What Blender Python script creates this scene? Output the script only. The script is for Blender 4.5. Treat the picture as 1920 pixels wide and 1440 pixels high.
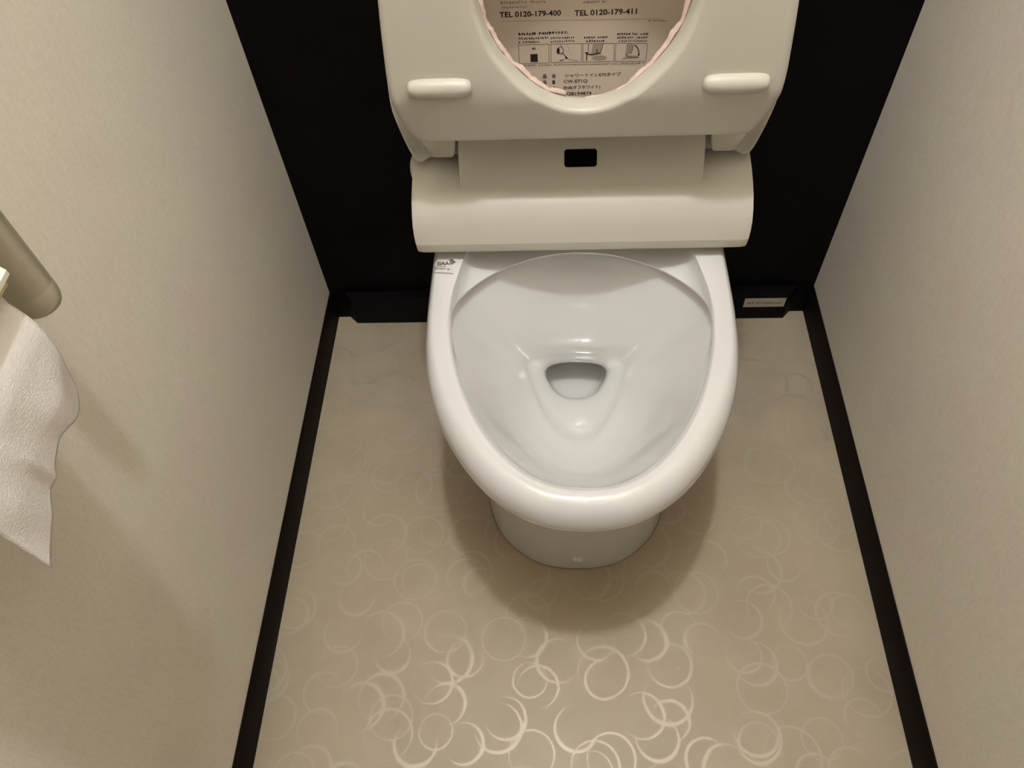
import bpy, bmesh, math, random
from mathutils import Matrix, Vector

for o in list(bpy.data.objects):
    bpy.data.objects.remove(o)
SC = bpy.context.scene
COL = SC.collection

# ------------------------------------------------------------------ camera
PITCH, YAW, ROLL = math.radians(54.9727), math.radians(5.3297), math.radians(4.8359)
cam_d = bpy.data.cameras.new('camera')
cam_d.sensor_fit = 'HORIZONTAL'
cam_d.sensor_width = 36.0
cam_d.lens = 1493.24 / 1920 * 36.0
cam_d.clip_start = 0.01
cam = bpy.data.objects.new('camera', cam_d)
COL.objects.link(cam)
cam.matrix_world = (Matrix.Translation((0, 0, 1.11)) @ Matrix.Rotation(YAW, 4, 'Z')
                    @ Matrix.Rotation(math.pi / 2 - PITCH, 4, 'X') @ Matrix.Rotation(-ROLL, 4, 'Z'))
SC.camera = cam

# ------------------------------------------------------------------ world, exposure, lamp
world = bpy.data.worlds.new('world')
SC.world = world
world.use_nodes = True
world.node_tree.nodes['Background'].inputs[0].default_value = (0.0, 0.0, 0.0, 1)
SC.view_settings.view_transform = 'Standard'
SC.view_settings.look = 'None'
SC.view_settings.gamma = 1.0
SC.view_settings.use_curve_mapping = False
SC.view_settings.exposure = 0.0
LAMP_POS = (0.0, 0.33, 2.38)
LAMP_R = 0.040
LAMP_COL = (1.0, 1.045, 1.12)
LAMP_STR = 760.0

rnd = random.Random(7)

# ------------------------------------------------------------------ materials
def new_mat(name):
    m = bpy.data.materials.new(name)
    m.use_nodes = True
    return m, m.node_tree, m.node_tree.nodes['Principled BSDF']

def plain(name, col, rough=0.5, spec=0.5, coat=0.0, noise=0.0, nscale=40.0, bump=0.0, bscale=200.0, metal=0.0):
    m, nt, b = new_mat(name)
    b.inputs['Roughness'].default_value = rough
    b.inputs['Specular IOR Level'].default_value = spec
    b.inputs['Coat Weight'].default_value = coat
    b.inputs['Coat Roughness'].default_value = 0.04
    b.inputs['Metallic'].default_value = metal
    tc = nt.nodes.new('ShaderNodeTexCoord')
    n = nt.nodes.new('ShaderNodeTexNoise')
    n.inputs['Scale'].default_value = nscale
    nt.links.new(tc.outputs['Object'], n.inputs['Vector'])
    mx = nt.nodes.new('ShaderNodeMix'); mx.data_type = 'RGBA'
    mx.inputs['A'].default_value = (*[c * (1 - noise) for c in col], 1)
    mx.inputs['B'].default_value = (*[min(1, c * (1 + noise)) for c in col], 1)
    nt.links.new(n.outputs['Fac'], mx.inputs['Factor'])
    nt.links.new(mx.outputs['Result'], b.inputs['Base Color'])
    if bump:
        n2 = nt.nodes.new('ShaderNodeTexNoise'); n2.inputs['Scale'].default_value = bscale
        nt.links.new(tc.outputs['Object'], n2.inputs['Vector'])
        bp = nt.nodes.new('ShaderNodeBump'); bp.inputs['Strength'].default_value = bump
        bp.inputs['Distance'].default_value = 0.001
        nt.links.new(n2.outputs['Fac'], bp.inputs['Height'])
        nt.links.new(bp.outputs['Normal'], b.inputs['Normal'])
    return m

def wallpaper():
    m, nt, b = new_mat('wallpaper')
    b.inputs['Roughness'].default_value = 0.75
    b.inputs['Specular IOR Level'].default_value = 0.25
    tc = nt.nodes.new('ShaderNodeTexCoord')
    def streak(scale, det):
        mp = nt.nodes.new('ShaderNodeMapping'); mp.inputs['Scale'].default_value = scale
        nt.links.new(tc.outputs['Object'], mp.inputs['Vector'])
        n = nt.nodes.new('ShaderNodeTexNoise'); n.inputs['Scale'].default_value = 1.0
        n.inputs['Detail'].default_value = det
        nt.links.new(mp.outputs['Vector'], n.inputs['Vector'])
        return n
    a = streak((600, 600, 55), 3)
    c = streak((240, 240, 240), 2)
    d = streak((12, 12, 12), 3)
    add = nt.nodes.new('ShaderNodeMath'); add.operation = 'ADD'
    nt.links.new(a.outputs['Fac'], add.inputs[0]); nt.links.new(c.outputs['Fac'], add.inputs[1])
    hal = nt.nodes.new('ShaderNodeMath'); hal.operation = 'MULTIPLY'; hal.inputs[1].default_value = 0.5
    nt.links.new(add.outputs[0], hal.inputs[0])
    r = nt.nodes.new('ShaderNodeValToRGB')
    r.color_ramp.elements[0].position = 0.33; r.color_ramp.elements[0].color = (0.74, 0.675, 0.58, 1)
    r.color_ramp.elements[1].position = 0.67; r.color_ramp.elements[1].color = (0.82, 0.76, 0.67, 1)
    nt.links.new(hal.outputs[0], r.inputs['Fac'])
    mx = nt.nodes.new('ShaderNodeMix'); mx.data_type = 'RGBA'; mx.blend_type = 'MULTIPLY'
    mx.inputs['Factor'].default_value = 1.0
    r2 = nt.nodes.new('ShaderNodeValToRGB')
    r2.color_ramp.elements[0].position = 0.3; r2.color_ramp.elements[0].color = (0.98, 0.95, 0.95, 1)
    r2.color_ramp.elements[1].position = 0.7; r2.color_ramp.elements[1].color = (0.98, 1.0, 0.95, 1)
    nt.links.new(d.outputs['Fac'], r2.inputs['Fac'])
    nt.links.new(r.outputs['Color'], mx.inputs['A']); nt.links.new(r2.outputs['Color'], mx.inputs['B'])
    nt.links.new(mx.outputs['Result'], b.inputs['Base Color'])
    bp = nt.nodes.new('ShaderNodeBump'); bp.inputs['Strength'].default_value = 0.15; bp.inputs['Distance'].default_value = 0.0006
    nt.links.new(hal.outputs[0], bp.inputs['Height'])
    nt.links.new(bp.outputs['Normal'], b.inputs['Normal'])
    return m

def floor_vinyl():
    """Tan sheet vinyl printed with overlapping pearly rings of uneven line width."""
    m, nt, b = new_mat('ring_print_vinyl')
    N = nt.nodes; L = nt.links
    tc = N.new('ShaderNodeTexCoord')
    def math_(op, a, bb=None, clamp=False):
        n = N.new('ShaderNodeMath'); n.operation = op; n.use_clamp = clamp
        for i, v in enumerate((a, bb)):
            if v is None: continue
            if isinstance(v, (int, float)): n.inputs[i].default_value = v
            else: L.new(v, n.inputs[i])
        return n.outputs[0]
    def vmath(op, a, bb):
        n = N.new('ShaderNodeVectorMath'); n.operation = op
        for i, v in enumerate((a, bb)):
            if isinstance(v, tuple): n.inputs[i].default_value = v
            else: L.new(v, n.inputs[i])
        return n
    total = None
    for k, (cell, off, ang, rand) in enumerate(((0.094, (0.013, 0.022), 0.2, 0.42), (0.099, (0.051, 0.067), 0.9, 0.42),
                                               (0.107, (0.031, 0.009), 1.7, 0.45), (0.112, (0.07, 0.05), 2.6, 0.45))):
        mp = N.new('ShaderNodeMapping')
        mp.inputs['Location'].default_value = (off[0] / cell, off[1] / cell, 0)
        mp.inputs['Rotation'].default_value = (0, 0, ang)
        mp.inputs['Scale'].default_value = (1 / cell, 1 / cell, 1 / cell)
        L.new(tc.outputs['Object'], mp.inputs['Vector'])
        v = N.new('ShaderNodeTexVoronoi'); v.voronoi_dimensions = '2D'; v.feature = 'F1'
        v.inputs['Scale'].default_value = 1.0
        v.inputs['Randomness'].default_value = rand
        L.new(mp.outputs['Vector'], v.inputs['Vector'])
        sep = N.new('ShaderNodeSeparateColor'); L.new(v.outputs['Color'], sep.inputs[0])
        rad = math_('ADD', math_('MULTIPLY', sep.outputs[0], 0.09), 0.245)
        # offset between outer and inner circle gives the uneven line width
        cx = math_('MULTIPLY', math_('SUBTRACT', sep.outputs[1], 0.5), 0.055)
        cy = math_('MULTIPLY', math_('SUBTRACT', sep.outputs[2], 0.5), 0.055)
        cv = N.new('ShaderNodeCombineXYZ'); L.new(cx, cv.inputs[0]); L.new(cy, cv.inputs[1])
        d = vmath('SUBTRACT', mp.outputs['Vector'], v.outputs['Position'])
        d2 = vmath('SUBTRACT', d.outputs[0], cv.outputs[0])
        ln = N.new('ShaderNodeVectorMath'); ln.operation = 'LENGTH'; L.new(d2.outputs[0], ln.inputs[0])
        outer = math_('SUBTRACT', rad, v.outputs['Distance'])              # > 0 inside
        inner = math_('SUBTRACT', ln.outputs['Value'], math_('SUBTRACT', rad, 0.034))  # > 0 outside inner
        e1 = math_('MULTIPLY', outer, 90.0, True)
        e2 = math_('MULTIPLY', inner, 60.0, True)
        ring = math_('MULTIPLY', e1, e2)
        total = ring if total is None else math_('MAXIMUM', total, ring)
    nz = N.new('ShaderNodeTexNoise'); nz.inputs['Scale'].default_value = 9.0; nz.inputs['Detail'].default_value = 4
    L.new(tc.outputs['Object'], nz.inputs['Vector'])
    fine = N.new('ShaderNodeTexNoise'); fine.inputs['Scale'].default_value = 500.0
    L.new(tc.outputs['Object'], fine.inputs['Vector'])
    fac = math_('ADD', math_('MULTIPLY', nz.outputs['Fac'], 0.75), math_('MULTIPLY', fine.outputs['Fac'], 0.25))
    ramp = N.new('ShaderNodeValToRGB')
    ramp.color_ramp.elements[0].position = 0.32; ramp.color_ramp.elements[0].color = FLOOR_A
    ramp.color_ramp.elements[1].position = 0.68; ramp.color_ramp.elements[1].color = FLOOR_B
    L.new(fac, ramp.inputs['Fac'])
    L.new(ramp.outputs['Color'], b.inputs['Base Color'])
    b.inputs['Roughness'].default_value = 0.42
    b.inputs['Specular IOR Level'].default_value = 0.35
    # pearl ink
    pearl = N.new('ShaderNodeBsdfPrincipled')
    pearl.inputs['Base Color'].default_value = RING_COL
    pearl.inputs['Metallic'].default_value = 0.85
    pearl.inputs['Roughness'].default_value = 0.48
    mixs = N.new('ShaderNodeMixShader')
    L.new(math_('MULTIPLY', total, RING_FAC), mixs.inputs[0])
    L.new(b.outputs[0], mixs.inputs[1]); L.new(pearl.outputs[0], mixs.inputs[2])
    L.new(mixs.outputs[0], N['Material Output'].inputs['Surface'])
    return m

FLOOR_A = (0.365, 0.295, 0.20, 1)
FLOOR_B = (0.43, 0.355, 0.25, 1)
RING_COL = (0.495, 0.43, 0.345, 1)
RING_FAC = 0.38

def water_mat():
    m, nt, b = new_mat('water')
    N = nt.nodes; L = nt.links
    N.remove(b)
    tr = N.new('ShaderNodeBsdfTransparent'); tr.inputs[0].default_value = (0.965, 0.972, 0.965, 1)
    gl = N.new('ShaderNodeBsdfGlossy'); gl.inputs['Roughness'].default_value = 0.02
    fr = N.new('ShaderNodeFresnel'); fr.inputs['IOR'].default_value = 1.33
    mx = N.new('ShaderNodeMixShader')
    L.new(fr.outputs[0], mx.inputs[0]); L.new(tr.outputs[0], mx.inputs[1]); L.new(gl.outputs[0], mx.inputs[2])
    L.new(mx.outputs[0], N['Material Output'].inputs['Surface'])
    return m

M_WALL = wallpaper()
M_FLOOR = floor_vinyl()
M_CEIL = plain('ceiling_paper', (0.78, 0.74, 0.66), 0.8, 0.2, noise=0.03, bump=0.2)
M_DARK = plain('dark_wenge_panel', (0.0026, 0.0014, 0.0016), 0.55, 0.10, noise=0.25, nscale=25)
M_BASE = plain('dark_brown_vinyl', (0.0065, 0.0034, 0.0028), 0.65, 0.06, noise=0.15, nscale=30)
M_CERAMIC = plain('white_ceramic', (0.71, 0.695, 0.67), 0.12, 0.5, coat=0.6, noise=0.008, nscale=8)
M_RESIN = plain('off_white_resin', (0.575, 0.54, 0.455), 0.36, 0.45, noise=0.012, nscale=15, bump=0.03, bscale=900)
M_LIDIN = plain('lid_inner_resin', (0.60, 0.495, 0.40), 0.30, 0.45, noise=0.02, nscale=15)
M_BLACK = plain('black_window', (0.002, 0.002, 0.002), 0.3, 0.03, noise=0.1)
M_INK = plain('black_ink', (0.022, 0.017, 0.014), 0.6, 0.2, noise=0.2)
M_INKG = plain('grey_ink', (0.15, 0.115, 0.09), 0.6, 0.2, noise=0.2)
M_INKL = plain('pale_grey_ink', (0.34, 0.27, 0.21), 0.6, 0.2, noise=0.2)
M_PINK = plain('pink_film', (0.70, 0.535, 0.465), 0.55, 0.3, noise=0.22, nscale=170, bump=0.4, bscale=300)
M_PAPER = plain('toilet_paper', (0.80, 0.75, 0.70), 0.9, 0.05, noise=0.02, nscale=120, bump=0.5, bscale=700)
M_CARD = plain('cardboard', (0.42, 0.33, 0.22), 0.8, 0.1, noise=0.1)
M_BAR = plain('beige_grey_bar', (0.50, 0.45, 0.34), 0.38, 0.5, noise=0.06, nscale=60, metal=0.35)
M_HOLD = plain('ivory_holder', (0.72, 0.69, 0.58), 0.35, 0.4, noise=0.02)
M_HOLDY = plain('yellowish_holder_underside', (0.60, 0.53, 0.24), 0.4, 0.4, noise=0.04)
M_STICK = plain('silver_grey_sticker', (0.52, 0.47, 0.40), 0.5, 0.4, noise=0.08, nscale=90)
M_WATER = water_mat()
M_SEAL = plain('brown_sealant', (0.05, 0.035, 0.02), 0.6, 0.3, noise=0.2)
M_ADDED_DOOR = plain('added_door_dark', (0.045, 0.026, 0.018), 0.45, 0.3, noise=0.2, nscale=20)  # dark tone of the added slab that soaks up bounced light
M_STEEL = plain('lamp_white_enamel', (0.8, 0.8, 0.78), 0.4, 0.4, noise=0.01)

# ------------------------------------------------------------------ helpers
def link_mesh(name, verts, faces, mat, parent=None, smooth=True, angle=None):
    me = bpy.data.meshes.new(name)
    me.from_pydata([tuple(v) for v in verts], [], faces)
    me.validate()
    bm = bmesh.new(); bm.from_mesh(me)
    bmesh.ops.recalc_face_normals(bm, faces=bm.faces)
    bm.to_mesh(me); bm.free()
    me.materials.append(mat)
    for p in me.polygons: p.use_smooth = smooth
    if smooth and angle is not None:
        me.set_sharp_from_angle(angle=math.radians(angle))
    o = bpy.data.objects.new(name, me)
    COL.objects.link(o)
    if parent is not None:
        o.parent = parent
        off = Vector((0, 0, 0)); p = parent
        while p is not None:
            off += p.location; p = p.parent
        me.transform(Matrix.Translation(-off))       # geometry is given in room coordinates
    return o

def link_bm(name, bm, mat, parent=None, smooth=True, angle=35):
    bmesh.ops.recalc_face_normals(bm, faces=bm.faces)
    v = [x.co.copy() for x in bm.verts]
    bm.verts.index_update()
    f = [[q.index for q in p.verts] for p in bm.faces]
    bm.free()
    return link_mesh(name, v, f, mat, parent, smooth, angle)

def box_bm(x0, x1, y0, y1, z0, z1, bev=0.0, seg=3):
    bm = bmesh.new()
    bmesh.ops.create_cube(bm, size=1.0)
    for v in bm.verts:
        v.co = Vector(((x0 + x1) / 2 + v.co.x * (x1 - x0), (y0 + y1) / 2 + v.co.y * (y1 - y0), (z0 + z1) / 2 + v.co.z * (z1 - z0)))
    if bev:
        bmesh.ops.bevel(bm, geom=list(bm.edges), offset=bev, segments=seg, profile=0.5, affect='EDGES', clamp_overlap=True)
    return bm

def prism_x(prof, x0, x1, bev=0.0, seg=3, hwf=None):
    """profile of (y, z) points extruded along x."""
    bm = bmesh.new()
    a = [bm.verts.new((x0, y, z)) for y, z in prof]
    b = [bm.verts.new((x1, y, z)) for y, z in prof]
    n = len(prof)
    bm.faces.new(a); bm.faces.new(b[::-1])
    for i in range(n):
        bm.faces.new((a[i], b[i], b[(i + 1) % n], a[(i + 1) % n]))
    bmesh.ops.recalc_face_normals(bm, faces=bm.faces)
    if bev:
        es = [e for e in bm.edges if (len(e.link_faces) == 2 and e.calc_face_angle(0) > math.radians(28))]
        bmesh.ops.bevel(bm, geom=es, offset=bev, segments=seg, profile=0.5, affect='EDGES', clamp_overlap=True)
    return bm

def catmull(pts, n=16):
    P = [Vector(p) for p in pts]
    P = [2 * P[0] - P[1]] + P + [2 * P[-1] - P[-2]]
    out = []
    for i in range(1, len(P) - 2):
        p0, p1, p2, p3 = P[i - 1], P[i], P[i + 1], P[i + 2]
        # centripetal-ish blend keeps the curve tight
        for k in range(n):
            t = k / n
            out.append(0.5 * ((2 * p1) + (p2 - p0) * t + (2 * p0 - 5 * p1 + 4 * p2 - p3) * t * t + (3 * p1 - p0 - 3 * p2 + p3) * t ** 3))
    out.append(P[-2])
    return out

def resample(poly, n):
    d = [0]
    for a, b in zip(poly, poly[1:]): d.append(d[-1] + (b - a).length)
    out = []; j = 0
    for i in range(n):
        s = d[-1] * i / (n - 1)
        while j < len(d) - 2 and d[j + 1] < s: j += 1
        t = (s - d[j]) / max(1e-9, d[j + 1] - d[j])
        out.append(poly[j].lerp(poly[j + 1], min(1, max(0, t))))
    return out

def smooth01(a, b, x):
    t = min(1, max(0, (x - a) / (b - a))); return t * t * (3 - 2 * t)

def tag(o, label, cat, group=None, kind=None):
    o['label'] = label; o['category'] = cat
    if group: o['group'] = group
    if kind: o['kind'] = kind
    return o

def empty(name, loc):
    o = bpy.data.objects.new(name, None); COL.objects.link(o)
    o.location = loc; o.empty_display_size = 0.05
    return o

def struct(o, label, cat):
    o['kind'] = 'structure'; o['label'] = label; o['category'] = cat
    return o

# ------------------------------------------------------------------ room
XL, XR, YB, YF, ZC = -0.3953, 0.4440, 0.9278, -0.62, 2.48
T = 0.06
struct(link_bm('floor', box_bm(XL - T, XR + T, YF - T, YB + T, -T, 0), M_FLOOR, smooth=False), 'tan vinyl floor printed with pale overlapping rings', 'floor')
struct(link_bm('wall_left', box_bm(XL - T, XL, YF - T, YB, 0, ZC), M_WALL, smooth=False), 'cream textured wallpaper wall beside the toilet paper', 'wall')
struct(link_bm('wall_right', box_bm(XR, XR + T, YF - T, YB, 0, ZC), M_WALL, smooth=False), 'bare cream textured wallpaper wall right of the toilet', 'wall')
struct(link_bm('wall_back', box_bm(XL - T, XR + T, YB, YB + T, 0, ZC), M_DARK, smooth=False), 'nearly black wood panel wall behind the toilet', 'wall')
struct(link_bm('wall_front', box_bm(XL, XR, YF - T, YF, 0, ZC), M_WALL, smooth=False), 'cream wallpaper wall facing the toilet', 'wall')
struct(link_bm('ceiling', box_bm(XL - T, XR + T, YF - T, YB + T, ZC, ZC + T), M_CEIL, smooth=False), 'plain off-white ceiling above the toilet room', 'ceiling')
# dark slab added out of view to absorb light bounced off the front wall
added_door = struct(link_bm('added_door_1', box_bm(XL + 0.03, XR - 0.03, YF, YF + 0.034, 0.006, 2.02, 0.002, 2), M_ADDED_DOOR), 'unseen dark brown slab added to cut bounce light, facing the toilet', 'added_door')
for q, (z0, z1) in enumerate(((0.10, 0.88), (1.00, 1.92))):
    link_bm('added_door_panel', box_bm(XL + 0.13, XR - 0.13, YF + 0.034, YF + 0.041, z0, z1, 0.003, 2), M_ADDED_DOOR, added_door)
HB = 0.068
struct(link_bm('baseboard_left', box_bm(XL, XL + 0.0025, YF, YB, 0, HB, 0.0008, 2), M_BASE), 'dark brown skirting strip along the left wall', 'baseboard')
struct(link_bm('baseboard_right', box_bm(XR - 0.0025, XR, YF, YB, 0, HB, 0.0008, 2), M_BASE), 'dark brown skirting strip along the right wall', 'baseboard')
# skirting board of the panel wall with mitred ends
bm = bmesh.new()
pl = [(-0.3720, YB), (-0.3570, 0.9125), (0.4040, 0.9125), (0.4180, YB)]
lo = [bm.verts.new((x, y, 0)) for x, y in pl]; hi = [bm.verts.new((x, y, HB)) for x, y in pl]
bm.faces.new(lo); bm.faces.new(hi)
for i in range(4): bm.faces.new((lo[i], lo[(i + 1) % 4], hi[(i + 1) % 4], hi[i]))
struct(link_bm('baseboard_back', bm, M_DARK, smooth=False), 'dark skirting board with mitred ends under the panel wall', 'baseboard')

# ------------------------------------------------------------------ ceiling lamp (out of view, lights the room)
lamp = empty('ceiling_light', (LAMP_POS[0], LAMP_POS[1], ZC))
tag(lamp, 'small globe ceiling lamp above the toilet', 'lamp')
bm = bmesh.new()
bmesh.ops.create_cone(bm, cap_ends=True, segments=40, radius1=0.055, radius2=0.065, depth=0.035,
                      matrix=Matrix.Translation((LAMP_POS[0], LAMP_POS[1], ZC - 0.0175)))
link_bm('lamp_base', bm, M_STEEL, lamp)
ld = bpy.data.lights.new('lamp_bulb', 'POINT')
ld.shadow_soft_size = LAMP_R
ld.color = LAMP_COL
ld.energy = LAMP_STR * 4 * math.pi ** 2 * LAMP_R ** 2
bulb = bpy.data.objects.new('lamp_bulb', ld); COL.objects.link(bulb)
bulb.parent = lamp; bulb.location = Vector(LAMP_POS) - lamp.location

# ------------------------------------------------------------------ toilet
CX = 0.031
toilet = empty('toilet', (CX, 0.62, 0.0))
tag(toilet, 'white ceramic toilet with raised off-white bidet seat and lid', 'toilet')

M = 97                       # samples along each half ring

def half(ctrl):
    return resample([Vector((h, y)) for h, y in [(p[0], p[1]) for p in catmull([(a, b, 0) for a, b in ctrl])]], M)

def offset(curve, d):
    """move a half curve inwards by d."""
    out = []
    for i, p in enumerate(curve):
        a = curve[max(0, i - 1)]; b = curve[min(M - 1, i + 1)]
        t = (b - a)
        if i == 0 or i == M - 1: t = Vector((1 if i == 0 else -1, 0))
        t.normalize()
        nrm = Vector((-t.y, t.x))
        q = p + nrm * d
        out.append(Vector((max(0.0, q.x), q.y)))
    out[0].x = 0; out[-1].x = 0
    return out

def ring3(curve, zf):
    """full closed ring of 3d points from a half curve; zf is a number or a function of s in 0..1."""
    pts = []
    for i, p in enumerate(curve):
        s = i / (M - 1); z = zf(s, p) if callable(zf) else zf
        pts.append(Vector((CX + p.x, p.y, z)))
    for i in range(M - 2, 0, -1):
        p = curve[i]; s = i / (M - 1); z = zf(s, p) if callable(zf) else zf
        pts.append(Vector((CX - p.x, p.y, z)))
    return pts

def lerp_c(a, b, t): return [p.lerp(q, t) for p, q in zip(a, b)]

def loft(rings, cap_first=True, cap_last=True):
    n = len(rings[0]); v = []; f = []
    for r in rings: v += r
    for k in range(len(rings) - 1):
        for i in range(n):
            j = (i + 1) % n
            f.append((k * n + i, k * n + j, (k + 1) * n + j, (k + 1) * n + i))
    if cap_first: f.append(list(range(n)))
    if cap_last: f.append([(len(rings) - 1) * n + i for i in range(n)])
    return v, f

PED = half([(0, .4446), (.025, .4463), (.056, .4535), (.088, .4735), (.116, .506), (.132, .552), (.136, .62), (.136, .72), (.136, .82), (.128, .853), (.06, .857), (0, .857)])
OUT = half([(0, .347), (.026, .3490), (.053, .3560), (.082, .3715), (.110, .3950), (.137, .4300), (.160, .4720), (.176, .5180), (.1845, .5650), (.1875, .6150), (.1880, .6700), (.1875, .7200), (.187, .7800), (.178, .826), (.10, .832), (0, .832)])
INN = half([(0, .3765), (.022, .3780), (.044, .3840), (.070, .4000), (.096, .4270), (.120, .4650), (.139, .5120), (.1510, .5580), (.1565, .6000), (.1550, .6450), (.1480, .6850), (.1410, .7200), (.138, .76), (.12, .792), (.06, .796), (0, .796)])
EDG = half([(0, .3820), (.021, .3835), (.042, .3895), (.067, .4050), (.0925, .4310), (.1165, .4685), (.136, .5140), (.1485, .5600), (.1545, .6000), (.1540, .6300), (.1475, .6550), (.129, .6840), (.100, .7080), (.060, .7270), (.028, .7350), (0, .7375)])
WAT = half([(0, .5400), (.014, .5430), (.028, .5540), (.046, .5820), (.060, .6180), (.068, .6500), (.0705, .6690), (.064, .6790), (.045, .6860), (.022, .6905), (0, .6920)])
PIT = half([(0, .6300), (.014, .6315), (.028, .6400), (.039, .6580), (.0425, .6720), (.038, .6810), (.026, .6860), (.012, .6880), (0, .6885)])

def by_angle(src, ref, c):
    out = []
    ang = [math.atan2(p.x, c - p.y) for p in src]        # 0 at the front .. pi at the back
    for q in ref:
        a = math.atan2(q.x, c - q.y)
        j = 0
        while j < M - 2 and ang[j + 1] < a: j += 1
        t = (a - ang[j]) / max(1e-9, ang[j + 1] - ang[j])
        out.append(src[j].lerp(src[j + 1], min(1, max(0, t))))
    return out
PIT = by_angle(PIT, WAT, 0.664)

def zedge(s, p):
    return 0.3755 - 0.0215 * smooth01(0.585, 0.70, p.y)

ZW = 0.200
rings = []
rings.append(ring3(PED, 0.0))
rings.append(ring3(PED, 0.004))
for z in (0.03, 0.06, 0.10, 0.14, 0.18): rings.append(ring3(PED, z))
OUTI = offset(OUT, 0.014)
for z, t in ((0.215, 0.06), (0.245, 0.2), (0.27, 0.42), (0.29, 0.64), (0.310, 0.83), (0.326, 0.96)):
    rings.append(ring3(lerp_c(PED, OUTI, t), z))
for d, z in ((0.0100, 0.3315), (0.0055, 0.3340), (0.0022, 0.3382), (0.0006, 0.3430), (0.0, 0.3490), (0.0006, 0.3550), (0.0022, 0.3615), (0.0050, 0.3680),
             (0.0090, 0.3735), (0.0140, 0.3778), (0.0195, 0.3802)):
    o_a = offset(OUT, d); o_b = offset(OUT, d * 0.58)       # the rim is rounder at the front than at the sides
    rings.append(ring3([a.lerp(b, smooth01(.40, .64, c.y)) if z > 0.349 else a for a, b, c in zip(o_a, o_b, OUT)], z))
rings.append(ring3(offset(INN, -0.0025), 0.3806))
rings.append(ring3(INN, 0.3802))
rings.append(ring3(lerp_c(INN, EDG, 0.12), lambda s, p: 0.3802 + (zedge(s, p) - 0.3802) * 0.16))
rings.append(ring3(lerp_c(INN, EDG, 0.55), lambda s, p: 0.3802 + (zedge(s, p) - 0.3802) * 0.60))
rings.append(ring3(lerp_c(INN, EDG, 0.92), lambda s, p: 0.3802 + (zedge(s, p) - 0.3802) * 0.96))
rings.append(ring3(EDG, lambda s, p: zedge(s, p) - 0.0012))
# under-cut lip at the back half, plain roll-over at the front
def und(d):
    out = []
    o1 = offset(EDG, 0.004); o2 = offset(EDG, -0.011)
    for i in range(M):
        k = smooth01(.52, .68, EDG[i].y)
        out.append(EDG[i].lerp(o1[i].lerp(o2[i], k), d))
    return out
rings.append(ring3(und(0.05), lambda s, p: zedge(s, p) - 0.0045))
rings.append(ring3(und(0.6), lambda s, p: zedge(s, p) - 0.0085))
BW = und(1.0)
zt = lambda s, p: zedge(s, p) - 0.012
rings.append(ring3(BW, zt))
I_BW = len(rings) - 1
def expo(y):
    return 1.85 - 0.70 * smooth01(.42, .62, y) - 0.50 * smooth01(.63, .72, y)
for t in (0.03, 0.07, 0.12, 0.18, 0.25, 0.33, 0.42, 0.52, 0.62, 0.72, 0.81, 0.89, 0.95, 0.985):
    cv = lerp_c(BW, WAT, t)
    def zf(s, p, t=t):
        i = round(s * (M - 1)); y0 = BW[i].y
        e = expo(y0); z0 = zedge(s, BW[i]) - 0.012
        g = 1 - (1 - t) ** e
        return z0 + (ZW + 0.0015 - z0) * g
    rings.append(ring3(cv, zf))
rings.append(ring3(WAT, ZW))
I_W = len(rings) - 1
for t, z in ((0.10, 0.1955), (0.3, 0.191), (0.6, 0.1865), (0.85, 0.1835), (0.97, 0.181)):
    rings.append(ring3(lerp_c(WAT, PIT, t), z))
rings.append(ring3(PIT, 0.177))
I_P = len(rings) - 1
def shift(curve, df, db, sc):
    out = []
    y0, y1 = curve[0].y, curve[-1].y
    for p in curve:
        k = (p.y - y0) / (y1 - y0)
        out.append(Vector((p.x * sc, p.y + df * (1 - k) + db * k)))
    return out
for a, b, sc, z in ((0.0015, 0.0025, 1.0, 0.172), (0.004, 0.010, 1.02, 0.162), (0.008, 0.024, 1.04, 0.150), (0.013, 0.040, 1.04, 0.138),
                    (0.019, 0.052, 1.02, 0.128), (0.027, 0.054, 0.96, 0.1225), (0.036, 0.046, 0.6, 0.1205)):
    rings.append(ring3(shift(PIT, a, b, sc), z))
v, f = loft(rings)
# even out the hollow of the bowl
NB = len(rings[0])
bmw = bmesh.new()
bv = [bmw.verts.new(p) for p in v]
for fc in f: bmw.faces.new([bv[i] for i in fc])
k0 = I_BW * NB
keep = bv[k0 + 9 * NB:(I_W - 1) * NB] + bv[(I_W + 2) * NB:(I_P - 0) * NB]
for it in range(28):
    bmesh.ops.smooth_vert(bmw, verts=keep, factor=0.5, use_axis_x=True, use_axis_y=True, use_axis_z=True)
for it in range(5):
    bmesh.ops.smooth_vert(bmw, verts=bv[(I_P - 2) * NB:(I_P + 3) * NB], factor=0.5, use_axis_x=True, use_axis_y=True, use_axis_z=True)
v = [q.co.copy() for q in bv]; bmw.free()
bowl = link_mesh('bowl', v, f, M_CERAMIC, toilet, True, 60)
bowl['label'] = 'white ceramic bowl on a round pedestal'

# sealant line at the foot
sv, sf = loft([ring3(offset(PED, 0.003), 0.0003), ring3(offset(PED, -0.0004), 0.0003), ring3(offset(PED, -0.0002), 0.0010), ring3(offset(PED, 0.003), 0.0022)], False, False)
seal = link_mesh('sealant', sv, sf, M_SEAL, bowl)
seal['label'] = 'thin brown sealant line where the pedestal meets the floor'

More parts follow.
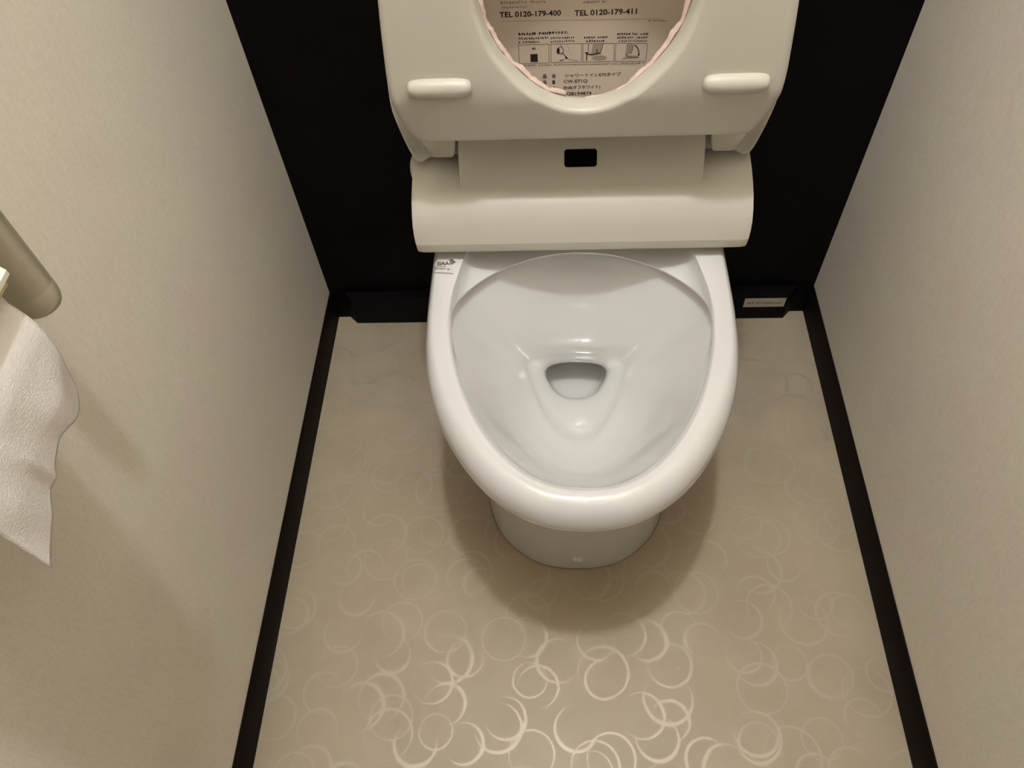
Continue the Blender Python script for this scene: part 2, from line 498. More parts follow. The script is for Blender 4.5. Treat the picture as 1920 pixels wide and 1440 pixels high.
# plug cap on the front of the pedestal
def disc_cap(name, c, nrm, r, h, mat, parent):
    nrm = Vector(nrm).normalized(); q = nrm.to_track_quat('Z', 'Y').to_matrix()
    v = []; f = []; n = 28
    prof = [(1.0, -0.6), (1.0, 0.35), (0.93, 0.7), (0.75, 0.9), (0.4, 1.0)]
    for a, b in prof:
        for i in range(n):
            w = 2 * math.pi * i / n
            v.append(Vector(c) + q @ Vector((r * a * math.cos(w), r * a * math.sin(w), h * b)))
    for k in range(len(prof) - 1):
        for i in range(n):
            f.append((k * n + i, k * n + (i + 1) % n, (k + 1) * n + (i + 1) % n, (k + 1) * n + i))
    f.append([(len(prof) - 1) * n + i for i in range(n)]); f.append(list(range(n)))
    return link_mesh(name, v, f, mat, parent, True, 50)
o = disc_cap('plug_cap', (CX, 0.4440, 0.036), (0, -1, 0), 0.0082, 0.0040, M_CERAMIC, bowl)
o['label'] = 'small round white plug cap low on the pedestal front'

# ---- bidet unit
BH = 0.2035
prof = [(.862, .386), (.760, .386), (.704, .3945), (.6985, .3970), (.6980, .4000), (.6985, .4095), (.7020, .4190), (.7070, .4310), (.7150, .4425), (.7270, .4530), (.7430, .4610), (.7620, .4670), (.7850, .4715), (.8150, .4740), (.862, .4740)]
BX = 0.0330
bm = prism_x(prof, BX - BH, BX + BH)
# finer cuts along x so the unit can bulge gently at its ends
geom = list(bm.verts) + list(bm.edges) + list(bm.faces)
for xc in (-.99, -.96, -.9, .9, .96, .99):
    geom = list(bm.verts) + list(bm.edges) + list(bm.faces)
    bmesh.ops.bisect_plane(bm, geom=geom, plane_co=(BX + BH * xc, 0, 0), plane_no=(1, 0, 0))
for vv in bm.verts:
    u = (vv.co.x - BX) / BH
    au = abs(u)
    # rounded end edges
    k = max(0.0, (au - 0.96) / 0.04)
    if k > 0:
        c = Vector((vv.co.x, 0.78, 0.43)); d = vv.co - c
        s = 1 - 0.018 * k * k
        vv.co = Vector((vv.co.x, c.y + d.y * s, c.z + d.z * s))
    # side walls lean in a little towards the lower edge
    zz = (vv.co.z - 0.386) / 0.088
    vv.co.x = BX + (vv.co.x - BX) * (0.985 + 0.017 * smooth01(0, 0.5, zz))
unit = link_bm('bidet_unit', bm, M_RESIN, toilet, True, 16)
unit['label'] = 'off-white bidet unit with sloping front behind the bowl'

# raised hinge housing in the middle of the unit, with its sloping face
hp = [(.742, .4600), (.7445, .4625), (.7485, .4690), (.7745, .5090), (.7790, .5150), (.786, .5190), (.796, .5200), (.846, .5200), (.846, .460)]
bm = prism_x(hp, BX - 0.1455, BX + 0.1455, 0.0016, 2)
house = link_bm('sensor_panel', bm, M_RESIN, unit, True, 35)
# black sensor window, rounded rectangle lying on the panel face
def on_house(u, w):
    a = Vector((0, .7485, .4690)); b = Vector((0, .7745, .5090)); d = (b - a).normalized(); nn = Vector((0, -d.z, d.y))
    return a + d * w + nn * 0.0006 + Vector((BX + u, 0, 0)), nn
def rounded_rect(w, h, r, n=6):
    out = []
    for cxx, cyy, a0 in ((w / 2 - r, h / 2 - r, 0), (-w / 2 + r, h / 2 - r, 90), (-w / 2 + r, -h / 2 + r, 180), (w / 2 - r, -h / 2 + r, 270)):
        for i in range(n + 1):
            a = math.radians(a0 + 90 * i / n); out.append((cxx + r * math.cos(a), cyy + r * math.sin(a)))
    return out
rr = rounded_rect(0.0385, 0.0205, 0.0035)
v = []; n = len(rr)
for lay in (-0.0015, 0.0):
    for a, b in rr:
        p, nn = on_house(0.0 + a, 0.0215 + b); v.append(p + nn * lay)
f = [list(range(n, 2 * n)), list(range(n))] + [(i, (i + 1) % n, n + (i + 1) % n, n + i) for i in range(n)]
o = link_mesh('sensor_window', v, f, M_BLACK, unit, False)
o['label'] = 'glossy black rounded sensor window'

# small release knob on the left flank of the unit
bm = bmesh.new()
bmesh.ops.create_uvsphere(bm, u_segments=24, v_segments=14, radius=1.0)
for vv in bm.verts:
    c = vv.co
    vv.co = Vector((BX - BH - 0.0005 + c.x * 0.0085, 0.797 + c.y * 0.022, 0.449 + c.z * 0.017))
o = link_bm('release_knob', bm, M_RESIN, unit)

# ---- seat (raised)
SX = 0.0345
LEAN = 0.12
SL = math.sqrt(1 + LEAN * LEAN)
UV = Vector((0, LEAN / SL, 1 / SL))        # up along the raised seat
NV = Vector((0, -1 / SL, LEAN / SL))       # towards the room
SK = 0.938
SO = Vector((SX * SK, 0.735 * SK, 1.11 - 0.580 * SK))   # local origin on the seat's underside
BEND = 0.0545
def seat_pt(u, w, n=0.0):
    if w < BEND: n = n - 0.30 * (BEND - w) * smooth01(0, 0.012, BEND - w)
    return SO + Vector((u * SK, 0, 0)) + UV * (w * SK) + NV * n

S_OUT = [(0, -.0110), (.06, -.0110), (.12, -.0110), (.165, -.0110), (.1850, -.0100), (.1945, -.0020), (.2025, .0180), (.2085, .0380), (.2105, .0520), (.2115, .0720), (.2105, .1000), (.2080, .1450), (.203, .205), (.193, .262), (.176, .318), (.148, .370), (.108, .408), (.056, .429), (0, .4355)]
S_INN = [(0, .0322), (.020, .0355), (.040, .0447), (.060, .0597), (.0775, .0770), (.0930, .0975), (.1040, .1210), (.1115, .1500), (.1150, .1850), (.1130, .225), (.106, .265), (.092, .302), (.069, .332), (.037, .350), (0, .356)]
def half2(ctrl, n=M):
    return resample([Vector((p[0], p[1])) for p in catmull([(a, b, 0) for a, b in ctrl])], n)
def ringseat(curve, n):
    pts = [seat_pt(p.x, p.y, n) for p in curve]
    pts += [seat_pt(-curve[i].x, curve[i].y, n) for i in range(M - 2, 0, -1)]
    return pts
so, si = half2(S_OUT), half2(S_INN)
def offs(c, d):            # d>0 : inwards
    return offset(c, d)
R = []
# opening wall from the back to the lip, across the underside, round the outer edge, back
R.append(ringseat(offs(si, 0.001), -0.030))
R.append(ringseat(offs(si, 0.0030), -0.0225))
R.append(ringseat(offs(si, 0.0030), -0.0140))
R.append(ringseat(offs(si, 0.0020), -0.0060))
R.append(ringseat(offs(si, 0.0), -0.0024))
R.append(ringseat(offs(si, -0.0022), -0.0006))
R.append(ringseat(offs(si, -0.0045), 0.0))
for t in (0.2, 0.4, 0.6, 0.8):
    a = offs(si, -0.0045); b = offs(so, 0.009)
    R.append(ringseat(lerp_c(a, b, t), 0.0))
R.append(ringseat(offs(so, 0.009), 0.0))
R.append(ringseat(offs(so, 0.0045), -0.0010))
R.append(ringseat(offs(so, 0.0015), -0.0038))
R.append(ringseat(offs(so, 0.0), -0.0085))
R.append(ringseat(offs(so, 0.0), -0.0180))
R.append(ringseat(offs(so, 0.004), -0.0330))
R.append(ringseat(offs(so, 0.012), -0.0420))
v, f = loft(R, False, False)
n = len(R[0]); K = (len(R) - 1) * n
f += [(K + i, K + (i + 1) % n, (i + 1) % n, i) for i in range(n)]
seat = link_mesh('seat', v, f, M_RESIN, toilet, True, 50)
seat['label'] = 'raised off-white toilet seat showing its underside'

def bumper(u, w, name='bumper'):
    bm = bmesh.new()
    bmesh.ops.create_uvsphere(bm, u_segments=36, v_segments=20, radius=1.0)
    L, Rr = 0.0345, 0.0105
    for vv in bm.verts:
        c = vv.co
        # stadium shape: round ends, flat middle
        xx = c.x; yy = c.y; zz = c.z
        ax = math.copysign(abs(xx) ** 0.42, xx)
        q = math.sqrt(yy * yy + zz * zz)
        k = (1 - abs(ax) ** 4) ** 0.25 if abs(ax) < 1 else 0
        if q > 1e-6: yy, zz = yy / q * k, zz / q * k
        vv.co = seat_pt(u + ax * L, w + yy * Rr, 0.0) + NV * (zz * 0.0095)
    return link_bm(name, bm, M_RESIN, seat, True, 80)
bumper(-0.1545, 0.0690); bumper(0.1585, 0.0655)

def hinge_arm(sgn):
    # tapered tab running from the seat down to the unit, bulging forward
    pts = [(0.1900, 0.022), (0.1870, 0.0060), (0.1795, -0.0070), (0.1770, -0.0115), (0.1540, -0.0115), (0.1515, -0.0080), (0.1495, 0.0050), (0.1490, 0.022)]
    base = Vector((SX, 0.766, 0.500))
    bm = bmesh.new()
    fr = []; bk = []
    for u, w in pts:
        fwd = 0.0045 * math.sin(math.pi * min(1, max(0, (w + 0.0165) / 0.0385)))
        fr.append(bm.verts.new(base + Vector((sgn * u, 0, 0)) + UV * w + NV * (fwd - 0.001)))
        bk.append(bm.verts.new(base + Vector((sgn * u, 0, 0)) + UV * w + NV * (-0.030)))
    m_ = len(pts)
    bm.faces.new(fr); bm.faces.new(bk[::-1])
    for i in range(m_): bm.faces.new((fr[i], bk[i], bk[(i + 1) % m_], fr[(i + 1) % m_]))
    bmesh.ops.recalc_face_normals(bm, faces=bm.faces)
    es = [e for e in bm.edges if e.calc_face_angle(0) > math.radians(40)]
    bmesh.ops.bevel(bm, geom=es, offset=0.0022, segments=3, profile=0.5, affect='EDGES', clamp_overlap=True)
    return link_bm('hinge_arm', bm, M_RESIN, seat, True, 40)
hinge_arm(-1); hinge_arm(1)

# hidden beam added between the arms to block light leaking behind the seat
link_bm('light_block_beam', box_bm(SX - 0.1470, SX + 0.1470, 0.747, 0.781, 0.5365, 0.5495, 0.003, 3), M_RESIN, seat)

# pink torn film along the back edge of the opening
full = [Vector((p.x, p.y)) for p in si]
fullm = [Vector((-p.x, p.y)) for p in si]
def film(path, wid, lift, name='torn_film'):
    """ragged strip following the opening edge; wid(k) its reach into the opening, k in 0..1."""
    n_ = len(path); v = []; f = []
    for i, p in enumerate(path):
        k = i / (n_ - 1)
        a = path[max(0, i - 1)]; b = path[min(n_ - 1, i + 1)]
        t = (b - a).normalized()
        cdir = Vector((0 - p.x, 0.19 - p.y)).normalized()
        w = wid(k) * (0.85 + 0.18 * rnd.random() + 0.22 * math.sin(37 * k) * math.sin(11 * k + 1))
        nn = -0.0265 + 0.35 * lift * rnd.uniform(-0.6, 0.6)
        inn = p - cdir * 0.0015
        mid = p + cdir * (w * 0.5); tip = p + cdir * w
        v += [seat_pt(inn.x, inn.y, nn - 0.003), seat_pt(mid.x, mid.y, nn + 0.0010 + lift * rnd.random()), seat_pt(tip.x, tip.y, nn - 0.001 + lift * rnd.uniform(-0.5, 1.0))]
    for i in range(n_ - 1):
        for j in range(2):
            f.append((i * 3 + j, (i + 1) * 3 + j, (i + 1) * 3 + j + 1, i * 3 + j + 1))
    o = link_mesh(name, v, f, M_PINK, seat, True, 50)
    sm = o.modifiers.new('thickness', 'SOLIDIFY'); sm.thickness = 0.0009; sm.offset = 0
    return o
def sub(path, s0, s1, n_):
    i0, i1 = s0 * (M - 1), s1 * (M - 1); out = []
    for k in range(n_):
        x = i0 + (i1 - i0) * k / (n_ - 1); j = min(M - 2, int(x)); out.append(path[j].lerp(path[j + 1], x - j))
    return out
o = film(sub(fullm, 0.045, 0.50, 60), lambda k: 0.0085 - 0.003 * k, 0.0016)
o['label'] = 'ragged pink film along the left of the seat opening'
o = film(sub(full, 0.00, 0.50, 60), lambda k: 0.0025 + 0.0062 * smooth01(0.1, 0.5, k), 0.0010)
o['label'] = 'ragged pink film along the right of the seat opening'

# ---- lid (raised behind the seat): shell with turned-in rim
LK = 0.972
LO = Vector((SX * LK, 0.810 * LK, 1.11 - 0.610 * LK))
def lid_pt(u, w, n=0.0): return LO + Vector((u * LK, 0, 0)) + UV * (w * LK) + NV * n
L_OUT = [(0, -.040), (.08, -.040), (.15, -.040), (.190, -.040), (.2010, -.0385), (.2068, -.031), (.2130, -.013), (.2195, .012), (.2235, .035), (.2230, .070), (.2190, .130), (.211, .205), (.199, .275), (.180, .340), (.150, .395), (.108, .433), (.056, .452), (0, .458)]
lo_ = half2(L_OUT)
def ringlid(curve, n):
    def nn(p):                       # the turned rim fades out along the hinge side
        return n if n <= 0 else n * max(smooth01(0.180, 0.200, p.x), smooth01(0.0, 0.06, p.y))
    pts = [lid_pt(p.x, p.y, nn(p)) for p in curve]
    pts += [lid_pt(-curve[i].x, curve[i].y, nn(curve[i])) for i in range(M - 2, 0, -1)]
    return pts
R = []
R.append(ringlid(offs(lo_, 0.016), 0.0))
R.append(ringlid(offs(lo_, 0.008), 0.0015))
R.append(ringlid(offs(lo_, 0.0045), 0.0060))
R.append(ringlid(offs(lo_, 0.0030), 0.0160))
R.append(ringlid(offs(lo_, 0.0022), 0.0180))
R.append(ringlid(offs(lo_, 0.0010), 0.0180))
R.append(ringlid(offs(lo_, 0.0002), 0.0165))
R.append(ringlid(lo_, 0.0100))
R.append(ringlid(lo_, 0.0000))
R.append(ringlid(offs(lo_, 0.0030), -0.0045))
R.append(ringlid(offs(lo_, 0.0100), -0.0065))
v, f = loft(R)
lid = link_mesh('lid', v, f, M_LIDIN, toilet, True, 50)
lid.data.materials.append(M_RESIN)
for p in lid.data.polygons:
    c = p.center + toilet.location - LO
    if abs(c.x) > 0.15 or c.z < 0.01 or c.dot(NV) < -0.002: p.material_index = 1
lid['label'] = 'raised toilet lid whose inner face carries printed instructions'

# ---- prints on the lid's inner face
def flat_mesh(name, polys, mapf, mat, parent):
    v = []; f = []
    for poly in polys:
        s = len(v)
        v += [mapf(a, b) for a, b in poly]
        f.append(list(range(s, len(v))))
    return link_mesh(name, v, f, mat, parent, False)
LP = lambda a, b: lid_pt(a - (SX - 0.031), b, 0.0004)      # print coordinates -> room

def text_mesh(name, body, u0, w0, height, width, mapf, mat, parent, bold=0.0):
    cu = bpy.data.curves.new('tmp_text', 'FONT')
    cu.body = body; cu.size = 1.0; cu.resolution_u = 3; cu.offset = bold
    to = bpy.data.objects.new('tmp_text', cu); COL.objects.link(to)
    bpy.context.view_layer.update()
    dg = bpy.context.evaluated_depsgraph_get()
    me = bpy.data.meshes.new_from_object(to.evaluated_get(dg))
    vs = [v.co.copy() for v in me.vertices]; fs = [list(p.vertices) for p in me.polygons]
    bpy.data.objects.remove(to); bpy.data.curves.remove(cu); bpy.data.meshes.remove(me)
    if not vs: return None
    x0 = min(v.x for v in vs); x1 = max(v.x for v in vs); y0 = min(v.y for v in vs); y1 = max(v.y for v in vs)
    sx = width / max(1e-6, x1 - x0); sy = height / max(1e-6, y1 - y0)
    vv = [mapf(u0 + (v.x - x0) * sx, w0 + (v.y - y0) * sy) for v in vs]
    return link_mesh(name, vv, fs, mat, parent, False)

def marks(u0, u1, w0, w1, h, mat, name='printed_marks', gap=0.25, parent=None, mapf=None):
    """a line of lettering too small to read in the photograph: a row of uneven ink flecks."""
    polys = []; u = u0; L_ = u1 - u0
    while u < u1 - h * 0.3:
        k = (u - u0) / L_; w = w0 + (w1 - w0) * k
        cw = h * rnd.uniform(0.55, 0.95)
        if rnd.random() > 0.08:
            for _ in range(5):
                a = u + cw * rnd.uniform(0, 0.5); b_ = a + cw * rnd.uniform(0.35, 0.6)
                c = w + h * rnd.uniform(0, 0.55); d = c + h * rnd.uniform(0.25, 0.5)
                polys.append([(a, c), (b_, c), (b_, d), (a, d)])
        u += cw * (1 + gap)
    return flat_mesh(name, polys, mapf or LP, mat, parent or lid)

def line_poly(pts, wd):
    out = []
    for (a, b), (c, d) in zip(pts, pts[1:]):
        t = Vector((c - a, d - b)); 
        if t.length == 0: continue
        t.normalize(); n_ = Vector((-t.y, t.x)) * wd / 2; e = t * wd * 0.3
        out.append([(a - e.x + n_.x, b - e.y + n_.y), (a - e.x - n_.x, b - e.y - n_.y), (c + e.x - n_.x, d + e.y - n_.y), (c + e.x + n_.x, d + e.y + n_.y)])
    return out

text_mesh('printed_phone_number', 'TEL 0120-179-400', -0.0875, 0.1280, 0.0062, 0.0668, LP, M_INK, lid, 0.022)
text_mesh('printed_phone_number', 'TEL 0120-179-411', -0.0062, 0.1272, 0.0062, 0.0674, LP, M_INK, lid, 0.022)
flat_mesh('printed_rule', line_poly([(-0.0860, 0.1242), (0.0905, 0.1213)], 0.0004), LP, M_INKL, lid)
for a in ((-0.0868, -0.056, 0.1375, 0.1375, 0.0024), (-0.086, -0.038, 0.1425, 0.142, 0.0032), (-0.087, -0.036, 0.1475, 0.147, 0.0030),
          (-0.0055, 0.020, 0.1460, 0.1455, 0.0028), (0.003, 0.028, 0.1405, 0.1400, 0.0026)):
    marks(a[0], a[1], a[2], a[3], a[4], M_INKL)
marks(0.0740, 0.0953, 0.1188, 0.1180, 0.0016, M_INKG)
marks(-0.0680, -0.0290, 0.1076, 0.1078, 0.0036, M_INK, gap=0.03)
text_mesh('printed_text', 'できます。', -0.0280, 0.1080, 0.0031, 0.0150, LP, M_INK, lid, 0.035)
marks(-0.0680, -0.0345, 0.1030, 0.1030, 0.0027, M_INK)
marks(-0.0680, -0.0438, 0.0988, 0.0990, 0.0026, M_INK)
marks(-0.0325, -0.0064, 0.1026, 0.1026, 0.0025, M_INK)
marks(-0.0325, -0.0068, 0.0986, 0.0986, 0.0025, M_INKG)
marks(0.0048, 0.0302, 0.1020, 0.1016, 0.0026, M_INK)
marks(0.0048, 0.0270, 0.0980, 0.0976, 0.0026, M_INK)
marks(0.0412, 0.0757, 0.1048, 0.1040, 0.0027, M_INK, gap=0.08)
marks(0.0414, 0.0749, 0.1008, 0.1000, 0.0026, M_INK)
marks(0.0412, 0.0749, 0.0968, 0.0960, 0.0025, M_INKG)
marks(-0.0675, 0.0745, 0.0722, 0.0705, 0.0020, M_INKG, gap=0.5)
marks(0.0319, 0.0430, 0.0338, 0.0342, 0.0012, M_INKG)
# the four picture frames
FR = [[(-0.0683, 0.0972), (-0.0343, 0.0970), (-0.0341, 0.0753), (-0.0681, 0.0753)],
      [(-0.0320, 0.0970), (0.0025, 0.0966), (0.0025, 0.0753), (-0.0320, 0.0755)],
      [(0.0039, 0.0965), (0.0387, 0.0957), (0.0389, 0.0747), (0.0040, 0.0752)],
      [(0.0405, 0.0957), (0.0754, 0.0944), (0.0752, 0.0738), (0.0404, 0.0746)]]
for q in FR:
    flat_mesh('printed_frame', line_poly(q + [q[0]], 0.00055), LP, M_INKG, lid)
def arc(cx_, cy_, r0, r1, a0, a1, n_=14):
    return [(cx_ + r0 * math.cos(math.radians(a0 + (a1 - a0) * i / n_)), cy_ + r1 * math.sin(math.radians(a0 + (a1 - a0) * i / n_))) for i in range(n_ + 1)]
flat_mesh('printed_switch_picture', [[(-0.0552, 0.0770), (-0.0470, 0.0770), (-0.0470, 0.0862), (-0.0552, 0.0862)]], LP, M_INK, lid)
text_mesh('printed_text', '電源', -0.0533, 0.0912, 0.0024, 0.0042, LP, M_INK, lid, 0.02)
# hand and lever
flat_mesh('printed_lever_picture', line_poly(arc(-0.0210, 0.0896, 0.0030, 0.0042, 0, 360, 20), 0.0007) + line_poly([(-0.0188, 0.0868), (-0.0155, 0.0822), (-0.0135, 0.0806)], 0.0008)
          + [[(-0.0162, 0.0822), (-0.0122, 0.0802), (-0.0152, 0.0790)]] + line_poly([(-0.0220, 0.0775), (-0.0175, 0.0788)], 0.0009) + line_poly([(-0.0213, 0.0940), (-0.0210, 0.0964)], 0.0004), LP, M_INK, lid)
flat_mesh('printed_lever_shading', [arc(-0.0238, 0.0890, 0.0018, 0.0036, 0, 360, 14)[:-1]], LP, M_INK, lid)
flat_mesh('printed_lever_shading', line_poly([(-0.0145, 0.0965), (-0.0085, 0.0830)], 0.0004) + line_poly([(-0.0120, 0.0790), (-0.0020, 0.0768)], 0.0007), LP, M_INKL, lid)
# unit being lifted
flat_mesh('printed_unit_picture', [[(0.0135, 0.0865), (0.0150, 0.0955), (0.0265, 0.0957), (0.0240, 0.0865), (0.0190, 0.0845)]], LP, M_INKL, lid)
flat_mesh('printed_unit_shadow', [arc(0.0225, 0.0795, 0.0085, 0.0028, 0, 360, 18)[:-1]], LP, M_INKL, lid)
flat_mesh('printed_unit_arrows', line_poly([(0.0082, 0.0845), (0.0135, 0.0835), (0.0235, 0.0850)], 0.0014) + line_poly([(0.0100, 0.0960), (0.0098, 0.0880)], 0.0006)
          + [[(0.0060, 0.0865), (0.0105, 0.0865), (0.0083, 0.0835)]] + line_poly([(0.0083, 0.0840), (0.0083, 0.0768)], 0.0011) + line_poly([(0.0195, 0.0850), (0.0195, 0.0880)], 0.0011)
          + [[(0.0180, 0.0880), (0.0210, 0.0880), (0.0195, 0.0900)]] + line_poly([(0.0240, 0.0865), (0.0265, 0.0957)], 0.0006), LP, M_INK, lid)
# lid being lowered
flat_mesh('printed_lid_picture', [[(0.0520, 0.0825), (0.0575, 0.0840), (0.0595, 0.0950), (0.0580, 0.0952), (0.0525, 0.0950)], [(0.0480, 0.0768), (0.0525, 0.0770), (0.0665, 0.0780), (0.0660, 0.0805), (0.0540, 0.0815), (0.0520, 0.0800)]], LP, M_INKL, lid)
flat_mesh('printed_lid_arrow', line_poly(arc(0.0590, 0.0815, 0.0078, 0.0118, 78, 2), 0.0011) + [[(0.0650, 0.0825), (0.0680, 0.0825), (0.0667, 0.0800)]]
          + line_poly([(0.0520, 0.0830), (0.0545, 0.0795), (0.0665, 0.0785)], 0.0008) + line_poly([(0.0578, 0.0950), (0.0597, 0.0900), (0.0580, 0.0835)], 0.0006), LP, M_INK, lid)
# product plate lines
for (a, b, w, t1, t2, t3, u3, wd) in ((-0.0416, -0.0312, 0.0572, '品', '名', 'シャワートイレE70タイプ', -0.0160, 0.0640),
                                      (-0.0416, -0.0312, 0.0498, '品', '番', 'CW-E71Q', -0.0176, 0.0274),
                                      (-0.0416, -0.0312, 0.0420, '色', '番', 'BN8(オフホワイト)', -0.0176, 0.0424)):
    text_mesh('printed_text', t1, a, w - 0.0003, 0.0050, 0.0044, LP, M_INK, lid, 0.018)
    text_mesh('printed_text', t2, b, w - 0.0003, 0.0050, 0.0042, LP, M_INK, lid, 0.018)
    text_mesh('printed_text', t3, u3, w, 0.0047 if t3[0] != 'B' else 0.0050, wd, LP, M_INK, lid, 0.010)
text_mesh('printed_text', '製造番号', -0.0360, 0.0338, 0.0046, 0.0222, LP, M_INK, lid, 0.018)
text_mesh('printed_text', 'Q8194874', -0.0141, 0.0346, 0.0047, 0.0290, LP, M_INK, lid, 0.010)

# ---- antibacterial mark on the rim
RP = lambda a, b: Vector((CX + a, b, 0.3813))
bowl_print = text_mesh('printed_mark', 'SIAA', -0.1775, 0.6915, 0.0062, 0.0158, RP, M_INKG, bowl, 0.03)
bowl_print['label'] = 'dark grey SIAA lettering on the rim corner'
flat_mesh('printed_mark', [[(-0.1625, 0.7005), (-0.1590, 0.7020), (-0.1535, 0.6962), (-0.1590, 0.6925), (-0.1612, 0.6925), (-0.1580, 0.6960)], [(-0.1612, 0.6980), (-0.1600, 0.6985), (-0.1598, 0.6940), (-0.1612, 0.6942)]], RP, M_INKG, bowl)
marks(-0.1795, -0.1650, 0.6885, 0.6878, 0.0022, M_INKL, 'printed_mark', parent=bowl, mapf=RP)
marks(-0.1800, -0.1585, 0.6850, 0.6832, 0.0022, M_INKL, 'printed_mark', parent=bowl, mapf=RP)
marks(-0.1812, -0.1560, 0.6785, 0.6760, 0.0020, M_INKL, 'printed_mark', parent=bowl, mapf=RP)

# ------------------------------------------------------------------ water in the bowl
wr = [ring3(offset(WAT, -0.0004), ZW - 0.0004), ring3(offset(WAT, 0.0016), ZW - 0.0019), ring3(offset(WAT, 0.004), ZW - 0.0020)]
v, f = loft(wr, False, True)
wat = link_mesh('toilet_water', v, f, M_WATER)
tag(wat, 'clear water standing in the bottom of the toilet bowl', 'water')

# ------------------------------------------------------------------ sticker on the skirting
stk = empty('label_sticker', (0.365, 0.9120, 0.044))
tag(stk, 'narrow silver-grey sticker on the dark skirting right of the toilet', 'sticker')
link_bm('sticker_sheet', box_bm(0.3285, 0.3985, 0.9117, 0.9125, 0.0315, 0.0535, 0.0003, 1), M_STICK, stk, False)
def SP(a, b): return Vector((a, 0.9115, b))
o = marks(0.3340, 0.3945, 0.0408, 0.0395, 0.0042, M_INKG, 'printed_marks', parent=stk, mapf=SP)

# ------------------------------------------------------------------ grab bar on the left wall
bar = empty('grab_bar', (XL, 0.354, 0.71))
tag(bar, 'beige-grey vertical grab bar on the left wall above the toilet paper', 'grab bar')
def lathe_z(prof, c, n_=40):
    v = []; f = []
    for r, z in prof:
        for i in range(n_):
            a = 2 * math.pi * i / n_; v.append(Vector((c[0] + r * math.cos(a), c[1] + r * math.sin(a), z)))
    for k in range(len(prof) - 1):
        for i in range(n_): f.append((k * n_ + i, k * n_ + (i + 1) % n_, (k + 1) * n_ + (i + 1) % n_, (k + 1) * n_ + i))
    f.append(list(range(n_))); f.append([(len(prof) - 1) * n_ + i for i in range(n_)])
    return v, f
BC = (-0.3560, 0.3545)
v, f = lathe_z([(0.0158, 0.722), (0.0160, 0.723), (0.0152, 1.300), (0.0158, 1.301)], BC)
link_mesh('bar', v, f, M_BAR, bar, True, 40)
v, f = lathe_z([(0.004, 0.7015), (0.010, 0.7022), (0.0142, 0.7045), (0.0155, 0.7085), (0.0160, 0.713), (0.0160, 0.7225)], BC)
o = link_mesh('end_cap', v, f, M_BAR, bar, True, 50)
v, f = lathe_z([(0.0152, 1.300), (0.0160, 1.3006), (0.0160, 1.309), (0.0142, 1.318), (0.004, 1.321)], BC)
link_mesh('end_cap', v, f, M_BAR, bar, True, 50)
for z in (0.835, 1.24):
    link_bm('bracket', box_bm(XL, BC[0], BC[1] - 0.009, BC[1] + 0.009, z - 0.011, z + 0.011, 0.004, 3), M_BAR, bar)
    disc = disc_cap('wall_flange', (XL + 0.003, BC[1], z), (1, 0, 0), 0.026, 0.004, M_BAR, bar)

# ------------------------------------------------------------------ paper holder, roll and loose sheet
RC = (-0.3450, 0.757); RR = 0.0455
Y0, Y1 = 0.1715, 0.2850
hold = empty('paper_holder', (XL, 0.228, 0.757))
tag(hold, 'ivory wall-mounted toilet paper holder with a cover over the roll', 'paper holder')
link_bm('back_plate', box_bm(XL, XL + 0.0042, 0.160, 0.296, 0.735, 0.822, 0.0015, 2), M_HOLD, hold)
cov = []
for i in range(13):
    k = i / 12; cov.append((XL + 0.002 + k * 0.0985, 0.8165 - 0.004 * k - 0.006 * k ** 4))
bm = bmesh.new(); nI = len(cov)
top = {}
for j, y in enumerate((0.162, 0.2895)):
    for i, (x, z) in enumerate(cov):
        y = (0.162 - 0.046 * (1 - i / 12)) if j == 0 else (0.2895 + 0.046 * (1 - i / 12))
        top[(0, i, j)] = bm.verts.new((x, y, z)); top[(1, i, j)] = bm.verts.new((x, y, z - 0.0032))
for i in range(nI - 1):
    bm.faces.new((top[(0, i, 0)], top[(0, i + 1, 0)], top[(0, i + 1, 1)], top[(0, i, 1)]))
    bm.faces.new((top[(1, i, 0)], top[(1, i, 1)], top[(1, i + 1, 1)], top[(1, i + 1, 0)]))
    for j in (0, 1): bm.faces.new((top[(0, i, j)], top[(0, i + 1, j)], top[(1, i + 1, j)], top[(1, i, j)]))
for i in (0, nI - 1): bm.faces.new((top[(0, i, 0)], top[(0, i, 1)], top[(1, i, 1)], top[(1, i, 0)]))
link_bm('cover', bm, M_HOLD, hold)
bm = box_bm(XL + 0.088, XL + 0.0985, 0.166, 0.2865, 0.7985, 0.8035, 0.001, 2)
o = link_bm('cutter_edge', bm, M_HOLDY, hold)
o['label'] = 'yellowish cutter edge under the cover'
for y in (0.1605, 0.2880):
    bm = box_bm(XL + 0.002, RC[0] + 0.012, y, y + 0.0045, 0.744, 0.770, 0.0015, 2)
    link_bm('side_arm', bm, M_HOLD, hold)
def cyl_y(name, r, y0, y1, mat, parent, c=RC, r_in=None, n_=56):
    v = []; f = []
    prof = [(r, y0), (r, y1)] + ([(r_in, y1), (r_in, y0)] if r_in else [])
    for rr_, y in prof:
        for i in range(n_):
            a = 2 * math.pi * i / n_; v.append(Vector((c[0] + rr_ * math.cos(a), y, c[1] + rr_ * math.sin(a))))
    m_ = len(prof)
    rng = range(m_) if r_in else range(m_ - 1)
    for k in rng:
        k2 = (k + 1) % m_
        for i in range(n_): f.append((k * n_ + i, k * n_ + (i + 1) % n_, k2 * n_ + (i + 1) % n_, k2 * n_ + i))
    if not r_in: f.append(list(range(n_))); f.append([n_ + i for i in range(n_)])
    return link_mesh(name, v, f, mat, parent, True, 40)
cyl_y('spindle', 0.012, 0.1640, 0.2890, M_HOLD, hold)
roll = empty('toilet_roll', (RC[0], 0.228, RC[1]))
tag(roll, 'white toilet paper roll with a torn sheet hanging at the left wall', 'toilet paper')
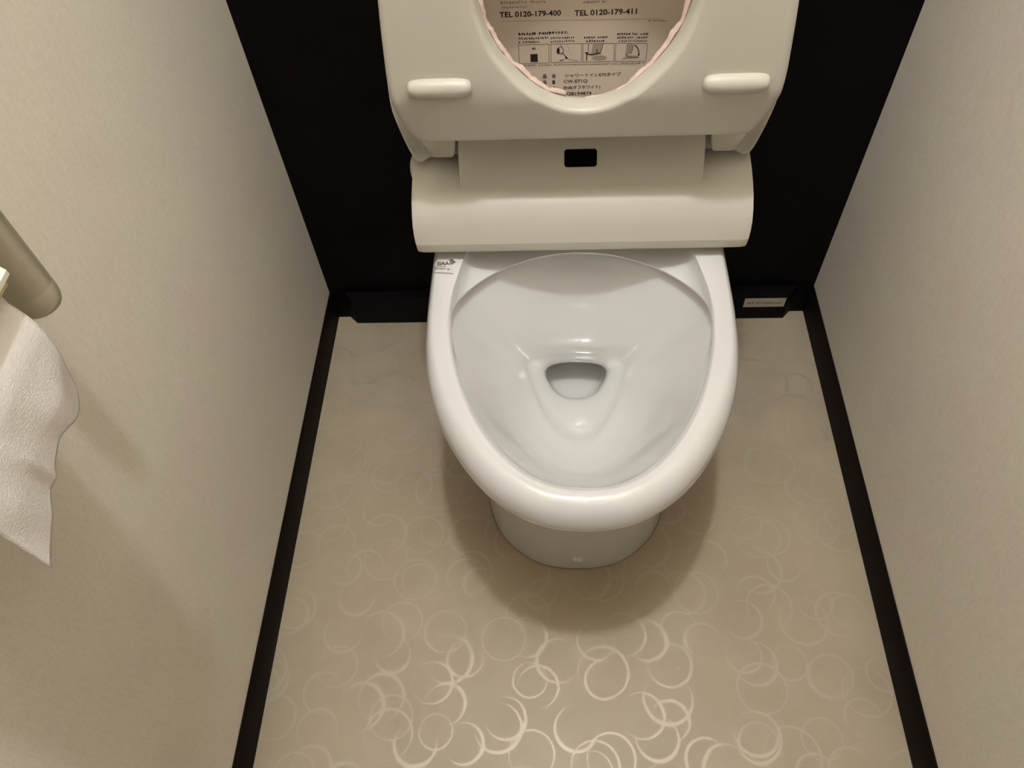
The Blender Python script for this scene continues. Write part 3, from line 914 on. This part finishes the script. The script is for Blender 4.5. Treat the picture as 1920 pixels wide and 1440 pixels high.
cyl_y('roll', RR, Y0, Y1, M_PAPER, roll, r_in=0.021)
cyl_y('core', 0.0207, Y0 + 0.0005, Y1 - 0.0005, M_CARD, roll, r_in=0.0192)
# loose sheet: over the top front of the roll, then hanging and torn off at a slant
def bottom_z(k):       # k 0 at the near edge .. 1 at the far edge
    pts = [(0, 0.6780), (0.25, 0.6895), (0.5, 0.7030), (0.62, 0.7085), (0.72, 0.7060), (0.82, 0.6980), (0.9, 0.6945), (0.97, 0.6990), (1, 0.7120)]
    for (a, za), (b, zb) in zip(pts, pts[1:]):
        if k <= b: return za + (zb - za) * (k - a) / (b - a)
    return pts[-1][1]
NU, NVv = 44, 48
v = []; f = []
for i in range(NU + 1):
    k = i / NU; y = Y0 + (Y1 - Y0) * k
    zb = bottom_z(k) + 0.0004 * math.sin(40 * k) * (1 if 0 < k < 1 else 0)
    arc_len = math.pi / 2
    r = RR + 0.0022
    total = r * arc_len + (RC[1] - zb)
    for j in range(NVv + 1):
        s = total * j / NVv
        if s < r * arc_len:
            a = math.pi / 2 - s / r
            x = RC[0] + r * math.cos(a); z = RC[1] + r * math.sin(a); hang = 0
        else:
            hang = s - r * arc_len
            z = RC[1] - hang
            x = RC[0] + r - 0.10 * hang * k * (0.5 + hang / 0.08) 
        q = min(1, hang / 0.03)
        x += q * (0.004 * k * math.exp(-((hang - 0.02) / 0.03) ** 2) + 0.0012 * math.sin(9 * k + 14 * hang) + 0.0006 * math.sin(23 * k - 60 * hang) + 0.0020 * math.exp(-((k - 0.33 - 1.8 * hang) / 0.03) ** 2)
                  - 0.006 * smooth01(0.78, 1.0, k) * math.exp(-((hang - 0.035) / 0.03) ** 2))
        if hang > 0: x = max(x, RC[0] + RR * math.sqrt(max(0, 1 - (hang / RR) ** 2)) + 0.0012) if hang < RR else x
        v.append(Vector((x, y + 0.0006 * math.sin(50 * s) * (1 if i in (0, NU) else 0), z)))
for i in range(NU):
    for j in range(NVv):
        a = i * (NVv + 1) + j; f.append((a, a + NVv + 1, a + NVv + 2, a + 1))
sh = link_mesh('loose_sheet', v, f, M_PAPER, roll, True, None)
sm = sh.modifiers.new('thickness', 'SOLIDIFY'); sm.thickness = 0.0004; sm.offset = 0
sh['label'] = 'torn end sheet hanging over the front of the roll'
